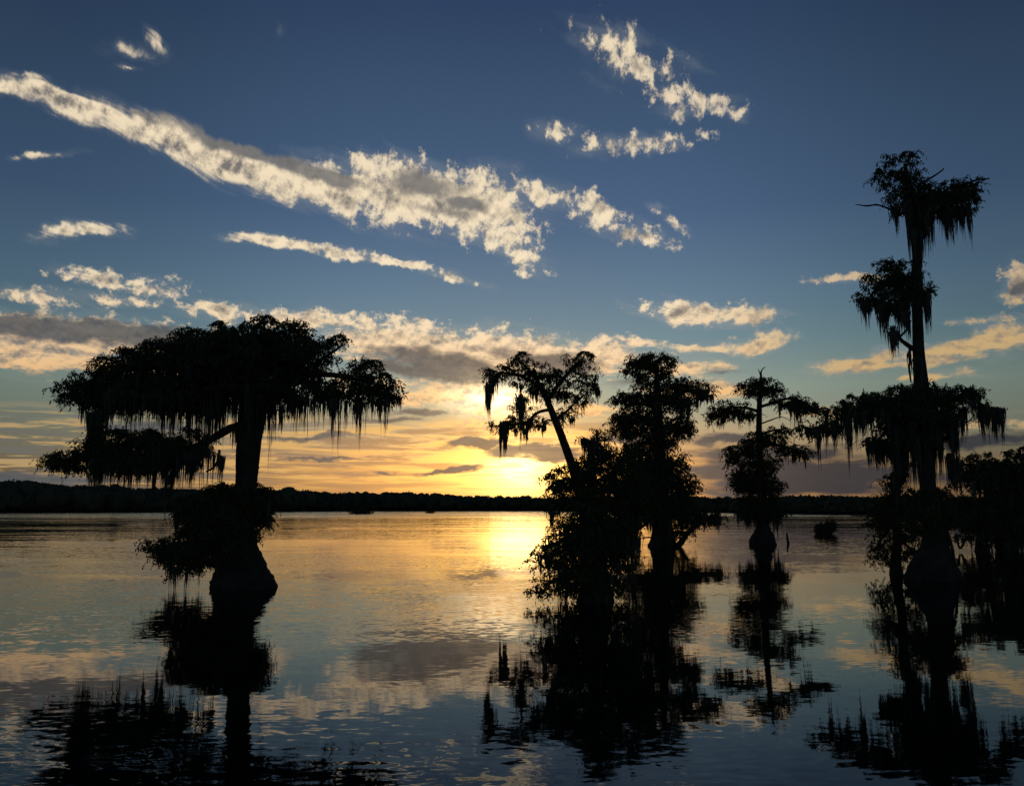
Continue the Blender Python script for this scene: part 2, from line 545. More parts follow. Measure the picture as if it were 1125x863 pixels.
def tag(o, label=None, cat=None, group=None, kind=None):
    for k, v in (('label', label), ('category', cat), ('group', group), ('kind', kind)):
        if v:
            o[k] = v
    return o


# ------------------------------------------------------------------ one tree, measured on the photo and set at its own distance
def make_tree(name, label, cat, base, D, trunks, limbs=(), tiers=(), curtains=(), dead=(), sprigs=(), seed=1,
              lf=1.0, group='cypresses standing in the lake', depth=0.75, leaves=9, moss_w=0.62, dens=1.0, gap=0.25):
    r = np.random.default_rng(seed)
    s = D / F
    o0 = at(base[0], base[1], D)
    o0[2] = 0.0
    root = bpy.data.objects.new(name, None)
    root.empty_display_size = 0.3
    COL.objects.link(root)
    root.location = o0
    tag(root, label, cat, group)

    def pos(x, y, dz=0.0):
        return at(x, y, D + dz * s)
    for ti, tr in enumerate(trunks):
        g = Geo()
        pts = [pos(x, y, dz) for (x, y, rr, dz) in tr]
        rad = [rr * s for (x, y, rr, dz) in tr]
        first = pts[0].copy()
        first[2] = -0.7
        tube(g, [first] + pts, [rad[0] * 1.02] + rad, 48, 2.6 * s, 0.17, 0.02, 0.0, seed + ti)
        g.build('trunk', BARK, root, o0, True)
    for li, lb in enumerate(limbs):
        g = Geo()
        tube(g, [pos(x, y, dz) for (x, y, rr, dz) in lb], [rr * s for (x, y, rr, dz) in lb], 9, 3.0 * s, 0, 0.07, 0.5 * s, seed + 50 + li)
        g.build('limb', BARK, root, o0, True)
    for li, lb in enumerate(dead):
        g = Geo()
        tube(g, [pos(x, y, dz) for (x, y, rr, dz) in lb], [rr * s for (x, y, rr, dz) in lb], 7, 2.5 * s, 0, 0.09, 0.45 * s, seed + 90 + li)
        g.build('dead_branch', BARK, root, o0, True)
    for (tname, blobs) in tiers:
        g, mg = Geo(), Geo()
        for bl in blobs:
            x, y, rx, ry, dz = bl[:5]
            mo = bl[5] if len(bl) > 5 else 0.5      # moss: bundles per 10 px of width
            ml = bl[6] if len(bl) > 6 else 24       # moss length, px
            den = bl[7] if len(bl) > 7 else 1.0
            c = pos(x, y, dz)
            rz = max(ry, depth * rx)
            nc = max(4, int(rx * ry * rz ** 0.5 / 26 * den * dens / lf ** 2.2))
            cl = c + in_ellipsoid(r, nc, rx * s, ry * s, rz * s) * np.array([1, 1, 1])
            # flattened, slightly domed pads
            cl[:, 2] -= (np.abs(cl[:, 0] - c[0]) / (rx * s + 1e-6)) ** 2 * 0.25 * ry * s
            rel = np.linalg.norm((cl - c) / np.array([rx * s, rz * s, ry * s]), axis=1)
            cl = cl[lumps(cl, np.random.default_rng(seed * 7), 17 * s * lf) > -0.35 - gap - 0.6 * (den - 1) + 0.75 * rel ** 2]
            nc = len(cl)
            if nc == 0:
                continue
            per = 7
            org = np.repeat(cl, per, 0) + r.normal(0, 3.0 * s * lf, (nc * per, 3)) * np.array([1, 1, 0.6])
            sprays(g, org, r, s * lf, leaves)
            # arching twig tips beyond the outline
            na = max(3, int((rx + ry) / 3.6 * den))
            a = r.uniform(-0.15, np.pi + 0.15, na)
            f = r.uniform(0, 2 * np.pi, na)
            out = np.stack([np.cos(a), np.sin(f) * 0.5, np.sin(a)], 1)
            st = c + out * np.array([rx, rz, ry]) * s * 0.8
            for k in range(na):
                Lk = r.uniform(7, 14) * s * lf
                dirk = unit(out[k] * np.array([1, 1, 0.8]) + np.array([0, 0, 0.35]))
                mid = st[k] + dirk * Lk * 0.6
                end = mid + unit(dirk * np.array([1, 1, 0]) + np.array([0, 0, -0.5])) * Lk * 0.55
                tube(g, [st[k], mid, end], [0.5 * s, 0.35 * s, 0.12 * s], 4, 3 * s, 0, 0, 0, int(k))
                tt = np.linspace(0.1, 1, 7)[:, None]
                oo = (1 - tt) ** 2 * st[k] + 2 * tt * (1 - tt) * mid + tt ** 2 * end
                sprays(g, oo, r, s * lf, 6, 5.0, 3.0, 0.7, 0.9)
            nm = int(rx / 5.0 * mo * 2.3)
            if nm:
                u = r.uniform(-0.95, 0.95, nm)
                w = r.uniform(-0.9, 0.9, nm)
                tops = np.stack([c[0] + u * rx * s, c[1] + w * rz * s * 0.9, c[2] - r.uniform(0.0, 0.8, nm) * ry * s * np.sqrt(np.maximum(0.05, 1 - u * u))], 1)
                moss(mg, tops, ml * s * np.clip(r.lognormal(-0.12, 0.45, nm), 0.2, 1.6), r, s, 2.3 * lf, 9, moss_w * 0.85)
        for sp in sprigs if tname == 'crown' else ():
            pts = np.array([pos(x, y, r.uniform(-8, 8)) for (x, y) in sp])
            tube(g, pts, np.linspace(1.0, 0.3, len(pts)) * s, 5, 3 * s, 0, 0.05, 0, 3)
            p2, _ = resample(pts, np.ones(len(pts)), 2.2 * s)
            sprays(g, np.repeat(p2, 4, 0), r, s * lf, 7, 5.0, 3.0, 0.7, 1.0)
        g.build(tname, LEAF, root, o0)
        if mg.n:
            tag(mg.build('spanish_moss', MOSS, root, o0, True), kind='stuff')
    for (x0, x1, y0, y1, n, dz, rb) in curtains:
        xs = r.uniform(x0, x1, n)
        tops = np.array([pos(x, y0 + r.uniform(-3, 3), dz + r.normal(0, 7)) for x in xs])
        full = (y1 - y0) * s
        mg = Geo()
        moss(mg, tops, full * np.clip(r.normal(0.9, 0.2, n), 0.35, 1.12), r, s, rb * 0.9, 14, moss_w * 0.85)
        mg.build('spanish_moss', MOSS, root, o0, True)
    return root


# ---- broad cypress on the left
D_L = dist_of_base(645)
make_tree('cypress', 'broad flat-topped cypress with a wide mossy crown and flared trunk on the left', 'tree', (266, 645), D_L,
    trunks=[[(268, 648, 35, 0), (266, 636, 31, 0), (264, 622, 26, 0), (261, 605, 22, 0), (260, 585, 18, 0), (266, 560, 13, 0),
             (270, 535, 11.5, 0), (272, 505, 12.5, 0), (274, 478, 13.5, 0), (277, 455, 15, 0), (279, 430, 14, 0), (281, 400, 9, 0), (284, 372, 5, 0)]],
    limbs=[[(272, 466, 5.5, -4), (255, 470, 4.6, -10), (232, 482, 4.0, -18), (205, 496, 3.4, -26), (170, 505, 2.8, -30), (130, 507, 2.0, -28), (90, 506, 1.1, -22)],
           [(276, 440, 6, 0), (240, 420, 4.5, 20), (190, 405, 3.4, 36), (130, 408, 2.4, 44), (80, 425, 1.4, 40)],
           [(280, 430, 5.5, 0), (320, 412, 4, -15), (365, 412, 3, -22), (410, 420, 1.6, -20)],
           [(278, 445, 5, 0), (300, 425, 3.6, 25), (345, 400, 2.4, 48), (375, 380, 1.2, 60)],
           [(278, 425, 5, 0), (250, 395, 3.4, -35), (205, 378, 2.2, -60), (170, 380, 1.3, -70)],
           [(268, 560, 4, 0), (235, 575, 2.8, -12), (200, 600, 2.0, -20), (172, 606, 1.2, -22)]],
    dead=[[(226, 518, 1.0, -20), (234, 514, 1.2, -18), (239, 505, 1.2, -16), (241, 494, 1.5, -14)],
          [(277, 600, 0.9, -12), (284, 594, 0.8, -14), (290, 588, 0.4, -14)]],
    tiers=[('crown', [(272, 394, 62, 30, 0, .5, 38), (205, 404, 66, 30, 10, .8, 44), (240, 388, 50, 26, -40, .3, 24), (300, 388, 58, 30, 40, .4, 30),
                      (330, 395, 38, 24, -10, .5, 34), (145, 418, 52, 27, 20, .7, 34), (105, 424, 32, 19, 15, .7, 26), (76, 432, 19, 14, 10, .6, 18),
                      (245, 424, 62, 26, -15, 1.1, 52), (185, 432, 62, 20, -15, 1.2, 48), (300, 425, 44, 20, -20, .8, 40), (345, 427, 34, 15, 5, 1.0, 42), (120, 440, 36, 12, 10, 1.0, 34),
                      (399, 424, 34, 20, -12, 1.0, 46), (424, 430, 16, 15, -12, 1.0, 38), (342, 377, 22, 9, 30, .3, 20), (112, 397, 8, 6, 5, .2, 12), (150, 385, 10, 6, 8, .2, 12), (170, 376, 8, 6, 8, .2, 12), (205, 366, 9, 6, 0, .2, 12), (223, 369, 8, 6, 4, .2, 12), (291, 354, 10, 7, 0, .1, 12), (320, 359, 9, 6, 4, .2, 12), (371, 374, 7, 5, 10, .6, 16), (396, 402, 10, 6, -8, .2, 12), (418, 405, 9, 6, -10, .3, 12), (268, 366, 34, 14, 0, .1, 12), (318, 364, 24, 10, 0, .1, 12),
                      (210, 378, 40, 16, 0, .2, 16), (160, 392, 32, 14, 10, .2, 16), (120, 402, 20, 11, 5, .2, 14)]),
           ('limb_foliage', [(72, 507, 24, 11, -24, .7, 18, 1.4), (104, 496, 18, 16, -26, .9, 34, 1.6), (130, 491, 26, 20, -28, 1.2, 46, 1.7), (164, 488, 20, 16, -28, 1.2, 48, 1.7),
                             (190, 495, 24, 14, -26, 1.2, 42, 1.5), (215, 488, 20, 11, -22, .9, 38, 1.3), (150, 506, 42, 10, -28, 1.2, 34, 1.5), (107, 476, 8, 10, -22, .8, 20), (205, 478, 14, 8, -24, .5, 20)]),
           ('base_foliage', [(262, 543, 36, 13, -8, .1, 12, 1.6), (235, 556, 40, 17, -8, .4, 22, 1.7), (268, 562, 34, 22, 6, .3, 20, 1.7), (240, 582, 36, 23, -16, .3, 20, 1.7), (215, 598, 28, 15, -18, .5, 22, 1.7),
                             (188, 604, 22, 11, -20, .4, 18, 1.4), (172, 600, 12, 7, -20, .2, 10, 1.4), (200, 618, 22, 9, -20, .9, 20, 1.5), (256, 592, 24, 22, -16, .4, 22, 1.6), (225, 574, 24, 16, -14, .3, 16, 1.5), (286, 548, 18, 9, 0, .2, 10, 1.3), (236, 612, 12, 10, -16, .9, 18, 1.4)])],
    curtains=[(98, 117, 456, 540, 13, -12, 2.6), (100, 112, 452, 480, 6, -12, 2.4), (75, 110, 438, 458, 8, 10, 2.2), (110, 190, 440, 482, 20, 10, 2.5), (185, 262, 440, 500, 24, -20, 2.6),
              (285, 312, 448, 490, 9, -12, 2.2), (310, 370, 440, 474, 13, -12, 2.4), (366, 374, 440, 503, 3, -12, 1.6), (380, 398, 440, 492, 6, -14, 2.2),
              (408, 424, 440, 472, 6, -14, 1.6), (255, 266, 470, 500, 5, 0, 1.8), (100, 128, 505, 545, 12, -28, 2.6), (135, 245, 500, 538, 34, -28, 2.2),
              (160, 190, 520, 568, 5, -28, 1.0), (193, 198, 566, 600, 3, -18, 1.5), (293, 296, 552, 590, 4, -6, 1.4), (282, 292, 552, 572, 5, -4, 1.4), (183, 187, 620, 640, 3, -20, 1.2), (236, 242, 610, 636, 4, -18, 1.3), (205, 209, 618, 640, 2, -18, 1.0)],
    sprigs=[[(252, 372), (246, 360), (240, 352), (232, 356)], [(283, 360), (288, 350), (296, 346), (304, 354)], [(330, 372), (328, 362), (337, 362)],
            [(360, 378), (366, 370), (376, 368), (378, 376)], [(208, 374), (205, 364), (212, 362)], [(395, 405), (406, 396), (416, 396), (420, 404)]],
    seed=3, moss_w=0.55, dens=1.05)

# ---- leaning cypress before the sunset
D_LEAN = dist_of_base(601)
make_tree('cypress', 'slender cypress leaning left with open tufts against the bright sunset', 'tree', (652, 601), D_LEAN,
    trunks=[[(652, 603, 11, 0), (648, 590, 8.5, 0), (643, 565, 7, 0), (637, 540, 6, 0), (630, 516, 5.0, 0), (621, 490, 4.4, 0), (612, 466, 4.1, 0), (603, 444, 3.5, 0),
             (597, 430, 3.2, 0), (590, 418, 2.4, 0), (586, 404, 1.4, 0)]],
    limbs=[[(597, 428, 2.4, 0), (582, 418, 2.0, -8), (566, 412, 1.6, -14), (548, 410, 1.1, -16), (538, 418, .7, -16)],
           [(602, 440, 2.6, 0), (612, 424, 2.2, 8), (626, 408, 1.8, 12), (638, 396, 1.1, 14)],
           [(606, 450, 2.0, 0), (592, 452, 1.7, -10), (577, 464, 1.4, -16), (562, 466, 1.0, -20), (552, 462, .7, -22)],
           [(610, 460, 1.8, 0), (622, 452, 1.4, 8), (634, 440, 1.1, 14), (648, 430, .8, 18)],
           [(592, 420, 1.8, 0), (582, 408, 1.3, 10), (572, 396, .9, 14)],
           [(612, 463, 1.4, 0), (600, 462, 1.0, 10), (590, 468, .7, 18)]],
    tiers=[('crown', [(571, 395, 10, 8, 14, .3, 12), (546, 410, 14, 8, -14, .5, 20), (560, 404, 10, 7, -8, .2, 10), (592, 409, 24, 10, 0, .3, 14), (582, 421, 18, 9, 6, .5, 18), (613, 414, 20, 9, 8, .4, 16),
                      (636, 395, 15, 9, 14, .3, 16), (643, 413, 15, 10, 14, .7, 20), (620, 430, 22, 8, 10, .5, 18), (632, 440, 12, 7, 14, .5, 16), (651, 428, 7, 9, 18, .9, 18),
                      (604, 430, 16, 9, 0, .4, 14), (622, 455, 10, 8, 8, .7, 16), (574, 448, 8, 12, -16, .8, 18), (554, 465, 14, 7, -22, .6, 14), (586, 464, 12, 7, 14, .8, 16), (572, 464, 10, 8, -18, .8, 18)])],
    curtains=[(533, 538, 422, 460, 7, -16, 1.5), (538, 543, 416, 444, 5, -16, 1.5), (570, 574, 436, 490, 7, -16, 2.6), (550, 557, 466, 508, 11, -22, 1.7), (577, 579, 470, 494, 2, -16, 1.0),
              (596, 599, 466, 482, 3, 10, 1.2), (654, 657, 428, 450, 4, 18, 1.2), (564, 568, 470, 480, 3, -16, 1.0), (585, 590, 430, 446, 4, 0, 1.2), (590, 594, 470, 476, 4, 8, 1.2)],
    sprigs=[[(566, 396), (570, 388), (576, 386)], [(632, 394), (640, 386), (649, 388), (650, 396)], [(545, 408), (536, 406), (533, 416)]],
    seed=5, lf=0.8, dens=0.75, moss_w=0.6)

# ---- conical cypress right of it
D_C = dist_of_base(600)
make_tree('cypress', 'tall dense layered cypress, just right of the leaning one', 'tree', (728, 600), D_C,
    trunks=[[(728, 602, 15, 0), (728, 590, 12, 0), (727, 570, 10, 0), (726, 540, 8, 0), (724, 500, 6.5, 0), (723, 460, 5, 0), (722, 425, 3.6, 0), (721, 395, 1.8, 0)]],
    limbs=[[(726, 440, 3, 0), (745, 432, 2.4, -6), (766, 428, 1.6, -10), (780, 430, .9, -12)],
           [(735, 606, 4, -4), (746, 598, 3.4, -10), (758, 583, 2.6, -16), (772, 574, 1.4, -20)],
           [(726, 470, 2.6, 0), (700, 462, 2.0, 8), (678, 466, 1.2, 12)], [(725, 480, 2.0, 0), (742, 460, 1.4, -8), (756, 458, .9, -10)],
           [(728, 560, 2.4, 0), (710, 575, 1.6, -8), (696, 585, 1.0, -12)], [(724, 450, 2.2, 0), (702, 444, 1.6, -8), (682, 450, 1.0, -12)]],
    tiers=[('crown', [(715, 397, 27, 8, 0, .3, 12), (694, 408, 11, 9, -6, .5, 14), (728, 406, 13, 10, 4, .3, 12), (712, 414, 14, 7, -4, .3, 12),
                      (752, 424, 22, 9, -8, .6, 16), (772, 430, 13, 7, -12, .9, 20), (715, 432, 27, 12, 0, .3, 12), (690, 440, 19, 10, -10, .5, 14), (740, 442, 24, 10, -6, .6, 18),
                      (705, 460, 34, 12, 4, .4, 14), (684, 470, 18, 10, 10, .6, 16), (716, 482, 30, 12, 0, .5, 16), (742, 470, 20, 12, -6, .7, 20), (750, 458, 8, 5, -10, .8, 20)]),
           ('low_foliage', [(722, 508, 34, 18, 0, .3, 14), (738, 528, 24, 18, -4, .5, 16), (700, 525, 30, 20, 4, .4, 16), (722, 550, 36, 20, 0, .5, 20), (752, 545, 10, 10, -8, .4, 12), (700, 505, 22, 16, 6, .3, 12),
                            (748, 566, 26, 11, -14, .8, 20), (779, 569, 16, 6, -18, .6, 12, 1.4), (704, 562, 16, 14, -8, .8, 20), (696, 583, 8, 6, -12, .3, 10, .8), (745, 585, 14, 8, -10, .7, 14), (758, 534, 8, 6, -8, .2, 8)])],
    curtains=[(786, 789, 562, 584, 4, -18, 1.1), (760, 768, 574, 592, 6, -18, 1.6), (745, 757, 440, 468, 8, -8, 1.5), (770, 784, 434, 448, 6, -12, 1.4)],
    dead=[[(727, 596, 1.2, -8), (715, 590, .9, -12), (700, 592, .5, -16)]],
    sprigs=[[(700, 398), (708, 391), (718, 391)], [(722, 396), (732, 391), (740, 395)]],
    seed=7, lf=0.8, dens=1.35, moss_w=0.6, gap=0.45)

# ---- slim cypress with side arms and a bare tip
D_S = dist_of_base(598)
make_tree('cypress', 'small cypress with bulbous base, outstretched side arms and a bare twig at its tip', 'tree', (837.5, 598), D_S,
    trunks=[[(837.5, 601, 13.5, 0), (837.5, 595, 13.4, 0), (838, 587, 10.5, 0), (838, 578, 7, 0), (838, 565, 5.2, 0), (836, 530, 4.2, 0), (834, 490, 3.6, 0), (834, 460, 3.0, 0), (835, 430, 2.4, 0), (836, 416, 1.5, 0), (836, 408, .8, 0)]],
    limbs=[[(834, 448, 1.8, 0), (850, 442, 1.6, -5), (872, 438, 1.4, -9), (893, 447, .8, -10)], [(834, 452, 1.8, 0), (818, 448, 1.5, 5), (800, 448, 1.2, 9), (784, 458, .7, 10)],
           [(834, 492, 2, 0), (852, 488, 1.5, 8), (878, 496, .8, 12)], [(834, 500, 2, 0), (815, 498, 1.4, -8), (803, 505, .8, -10)], [(834, 478, 1.6, 0), (845, 474, 1.2, 4), (866, 470, .7, 8)]],
    dead=[[(836, 410, .8, 0), (837, 406, .7, 0), (841, 403, .35, 0)], [(836, 414, .7, 0), (834, 408, .5, 0), (833, 405, .3, 0)], [(834, 466, .9, 0), (846, 462, .8, -2), (858, 458, .5, -4), (868, 462, .3, -4)]],
    tiers=[('crown', [(834, 424, 22, 6, 0, .2, 8), (825, 428, 13, 6, -4, .3, 10), (848, 430, 10, 5, 4, .3, 8), (836, 419, 10, 4, 0, .1, 6),
                      (868, 441, 19, 7, -9, .5, 14), (886, 448, 15, 6, -10, .8, 18), (894, 450, 8, 4, -10, .4, 10), (802, 449, 21, 8, 8, .7, 16), (787, 459, 10, 7, 10, .9, 16), (820, 455, 8, 6, 2, .5, 14),
                      (838, 482, 22, 8, 0, .3, 12), (858, 473, 10, 5, 6, .4, 10), (866, 494, 18, 6, 10, .5, 14), (884, 499, 8, 4, 12, .6, 14), (820, 494, 20, 9, -6, .5, 14), (806, 503, 8, 9, -10, .8, 14)]),
           ('low_foliage', [(834, 510, 22, 12, 0, .5, 14), (830, 530, 25, 14, -4, .5, 16), (842, 535, 16, 14, 6, .6, 16), (818, 526, 14, 12, -8, .5, 14), (836, 556, 25, 12, 0, 1.0, 26), (820, 562, 11, 8, -8, .9, 20), (852, 560, 9, 9, 6, 1.0, 22)])],
    curtains=[(855, 857, 444, 462, 3, -6, 1.0), (866, 869, 444, 468, 3, -9, 1.1), (871, 874, 498, 514, 5, 10, 1.1), (848, 860, 560, 590, 7, 6, 1.2), (820, 826, 565, 588, 4, -8, 1.2)],
    seed=9, lf=0.78, dens=1.45, moss_w=0.55, gap=0.5)

# ---- the tallest cypress on the right
D_R = dist_of_base(637)
make_tree('cypress', 'tallest cypress with a ragged broken crown high above its flask-shaped base', 'tree', (1025, 637), D_R,
    trunks=[[(1025, 644, 25, 0), (1025, 636, 27, 0), (1025.5, 626, 25, 0), (1026, 614, 20, 0), (1027, 602, 15, 0), (1027, 585, 12.5, 0), (1023, 560, 10, 0), (1020, 540, 8.5, 0), (1018, 500, 8.5, 0), (1016, 460, 8.5, 0), (1012, 420, 7.6, 0), (1009.5, 390, 6.3, 0),
             (1008, 350, 5.6, 0), (1006, 310, 5.4, 0), (1008, 280, 5.4, 0), (1005, 250, 5.0, 0), (1003, 225, 5.0, 0), (998, 200, 3.2, 0), (994, 180, 1.6, 0)]],
    limbs=[[(1005, 235, 3.5, 0), (1022, 220, 2.6, -8), (1044, 212, 2.0, -12), (1066, 204, 1.2, -12), (1087, 196, .5, -12)], [(1007, 335, 3, 0), (992, 318, 2.4, 8), (972, 312, 1.8, 14), (950, 332, .9, 16)],
           [(1008, 385, 3.2, 0), (999, 380, 2.6, -4), (990, 373, 2.0, -6), (985, 366, 1.5, -8), (976, 361, .8, -8)], [(988, 370, 1.4, -6), (996, 362, 1.2, -5), (1000, 352, 1.2, -3)],
           [(1014, 455, 4, 0), (985, 448, 3.2, -14), (945, 450, 2.4, -22), (910, 466, 1.5, -24), (886, 474, .8, -24)], [(1015, 450, 4, 0), (1038, 440, 3, 12), (1062, 436, 2, 18), (1082, 446, 1.3, 18), (1096, 456, .8, 18)],
           [(1016, 465, 3, 0), (990, 462, 2.4, 14), (965, 482, 1.6, 20)], [(1016, 452, 2, 0), (1046, 458, 1.2, -10), (1062, 464, .7, -14), (1071, 455, .5, -15)]],
    dead=[[(1000, 236, 1.4, 2), (982, 232, 1.2, 3), (964, 225, 1.0, 3), (952, 226, .9, 3), (940, 225, .5, 3)], [(1008, 204, 1.2, -4), (1024, 195, 1.1, -6), (1037, 185, .7, -6)], [(1056, 204, 1.4, -10), (1072, 198, 1.2, -11), (1087, 196, .8, -12)],
          [(1058, 206, .8, -8), (1059, 197, .7, -8)], [(994, 178, 1.0, 0), (1004, 170, .9, 0), (1010, 164, .5, 0)], [(1032, 560, 2.6, -6), (1042, 590, 2.2, -10), (1047, 606, 1.6, -12), (1051, 650, 1.1, -14)], [(1001, 420, .8, -8), (999, 405, 1.2, -8), (999, 392, .7, -8)]],
    tiers=[('crown', [(988, 178, 17, 12, 0, .2, 10, .8), (978, 196, 14, 14, 2, .3, 12, .7), (999, 196, 17, 14, -2, .2, 10), (1010, 216, 26, 15, 0, .4, 18), (1038, 214, 30, 14, -8, .6, 22), (1030, 226, 28, 14, -8, .8, 28),
                      (1058, 214, 17, 12, -10, .7, 22), (1070, 204, 9, 8, -12, .5, 14), (992, 220, 13, 16, 4, .6, 24), (1064, 228, 8, 10, -10, .7, 18)]),
           ('middle_foliage', [(978, 294, 16, 9, 10, .2, 10), (972, 308, 24, 14, 12, .6, 24), (956, 328, 14, 9, 16, .9, 24), (990, 318, 18, 18, 6, .9, 30), (978, 334, 20, 14, 10, 1.0, 30), (1017, 318, 9, 8, -4, .8, 30), (1000, 300, 10, 14, 2, .4, 18)]),
           ('lower_foliage', [(1005, 435, 32, 16, 0, .4, 20), (980, 442, 34, 18, -14, .5, 24), (950, 446, 26, 14, -20, .8, 28), (922, 452, 18, 9, -22, .9, 30), (902, 468, 18, 8, -24, .8, 26), (888, 474, 9, 6, -24, .7, 18),
                              (1035, 440, 30, 16, 10, .6, 28), (1060, 434, 17, 10, 18, .7, 26), (1068, 428, 8, 7, 18, .4, 14), (1088, 450, 15, 7, 18, .8, 24), (1020, 462, 36, 16, 0, .8, 34), (985, 464, 28, 14, 6, .7, 30), (1005, 480, 24, 14, 0, .9, 34), (962, 488, 11, 9, 20, .9, 24)]),
           ('base_foliage', [(1018, 552, 28, 14, -4, .3, 14), (1036, 568, 16, 16, -6, .3, 14), (1012, 572, 18, 16, -8, .3, 14), (1030, 540, 16, 8, 6, .2, 10)])],
    curtains=[(982, 986, 228, 262, 6, 4, 1.4), (995, 1016, 222, 300, 26, 0, 2.6), (1016, 1024, 232, 282, 6, -6, 1.6), (1030, 1058, 230, 268, 18, -8, 2.2), (1039, 1040, 235, 292, 2, -8, .7), (1062, 1064, 225, 270, 4, -10, 1.0),
              (946, 962, 330, 364, 10, 16, 1.8), (966, 996, 335, 372, 16, 10, 2.0), (1015, 1020, 325, 368, 8, -4, 1.5), (1002, 1013, 300, 345, 8, -6, 1.6), (1002, 1013, 255, 300, 10, -5, 1.8), (1004, 1014, 395, 430, 6, -6, 1.4), (977, 984, 362, 396, 9, -8, 1.8), (999, 1000, 385, 420, 2, -6, .8), (992, 1001, 345, 380, 6, -4, 1.4),
              (895, 900, 470, 516, 4, -24, 1.0), (928, 934, 455, 512, 8, -22, 1.6), (904, 925, 465, 498, 10, -22, 1.6), (940, 960, 455, 495, 10, -20, 2.0), (952, 976, 484, 520, 22, 20, 2.2), (978, 998, 470, 530, 26, 6, 3.0),
              (1074, 1102, 450, 488, 30, 18, 2.0), (1055, 1062, 450, 496, 6, 14, 1.3), (1030, 1050, 455, 520, 16, 6, 2.2), (1022, 1034, 470, 540, 12, 0, 2.4), (1040, 1050, 500, 545, 10, 4, 2.2), (1000, 1012, 480, 548, 10, 0, 2.0)],
    sprigs=[[(990, 172), (996, 166), (1004, 168)], [(970, 190), (964, 186), (962, 196)]],
    seed=13, lf=0.95, moss_w=0.55)

# ---- second, lower stem beside it
D_R2 = dist_of_base(631)
make_tree('cypress', 'short leafy cypress whose foliage hangs to the water beside the tallest trunk', 'tree', (984, 631), D_R2,
    trunks=[[(985, 634, 7, 0), (984, 620, 5.5, 0), (986, 590, 4.6, 0), (984, 550, 4.2, 0), (987, 510, 3.6, 0), (985, 480, 2.6, 0), (987, 460, 1.6, 0)]],
    limbs=[[(985, 570, 2.4, 0), (972, 585, 1.8, -6), (962, 605, 1.0, -8)], [(985, 590, 2.0, 0), (997, 600, 1.4, -4), (1006, 612, .8, -6)]],
    tiers=[('crown', [(986, 466, 16, 14, 0, .8, 30), (980, 490, 9, 11, 2, .9, 26), (992, 512, 8, 12, -2, .8, 24), (979, 532, 8, 10, 3, .8, 20)]),
           ('base_foliage', [(985, 556, 26, 16, 0, .3, 14), (1000, 550, 22, 12, 4, .3, 12), (972, 576, 15, 16, -4, .3, 12), (995, 578, 18, 18, 2, .3, 12), (967, 600, 11, 15, -8, .2, 8, .8), (986, 602, 16, 14, 0, .2, 8, .7), (964, 618, 9, 10, -8, .1, 6, .6), (1004, 604, 8, 10, -6, .1, 6, .6), (978, 622, 10, 7, -4, .1, 5, .6)])],
    curtains=[(976, 996, 486, 530, 9, 0, 2.4), (978, 994, 505, 560, 8, 0, 2.6), (974, 990, 520, 560, 6, -6, 1.8)], seed=17, lf=0.9, moss_w=0.55)

# ---- bushy cypress in front of the leaning one
D_B = dist_of_base(660)
make_tree('cypress', 'bushy low cypress clothed in foliage to the waterline below the leaning one', 'tree', (655, 660), D_B,
    trunks=[[(655, 664, 20, 0), (655, 640, 15, 0), (654, 610, 11, 0), (652, 570, 8, 0), (650, 530, 5, 0), (649, 490, 2.4, 0)]],
    limbs=[[(654, 600, 4, 0), (630, 590, 3, -14), (600, 602, 1.6, -24)], [(654, 560, 4, 0), (682, 545, 3, 10), (706, 540, 1.6, 16)], [(654, 630, 4, 0), (628, 632, 2.6, -18), (598, 642, 1.4, -26)],
           [(652, 530, 3, 0), (630, 526, 2, 10), (610, 528, 1, 16)]],
    tiers=[('crown', [(652, 482, 11, 8, 0, 1.0, 26, .6), (642, 490, 7, 9, 2, .9, 24, .5), (661, 490, 8, 10, -2, .9, 26, .6), (664, 504, 24, 16, 4, .5, 20), (690, 500, 16, 12, 10, .4, 16), (650, 520, 30, 18, 0, .4, 18), (622, 524, 20, 10, 12, .2, 10), (610, 528, 11, 10, 14, .4, 14),
                      (650, 545, 42, 22, 0, .4, 18), (616, 548, 17, 18, 10, .5, 18), (690, 535, 26, 22, 10, .5, 20), (695, 560, 20, 20, 12, .7, 24)]),
           ('low_foliage', [(645, 575, 42, 26, -4, .5, 24), (674, 585, 25, 28, 6, .8, 36), (625, 596, 20, 22, -14, .4, 20), (648, 612, 38, 26, -4, .9, 38), (608, 607, 18, 8, -22, .4, 14), (594, 607, 9, 6, -24, .5, 14, .8), (592, 618, 7, 7, -24, .5, 12, .7), (630, 632, 30, 18, -14, .5, 20), (606, 643, 18, 8, -24, .3, 10, .8), (594, 648, 10, 5, -26, .2, 6, .8),
                            (652, 644, 36, 13, -2, .6, 18), (684, 625, 12, 20, 8, .9, 30)])],
    curtains=[(604, 609, 562, 584, 6, 4, 1.8), (686, 699, 565, 635, 14, 8, 2.2), (600, 604, 612, 634, 4, -22, 1.3), (640, 660, 485, 515, 10, 0, 2.0), (670, 700, 590, 650, 20, 4, 3.0)],
    seed=19, lf=1.0, moss_w=0.6, dens=1.0, gap=0.28)

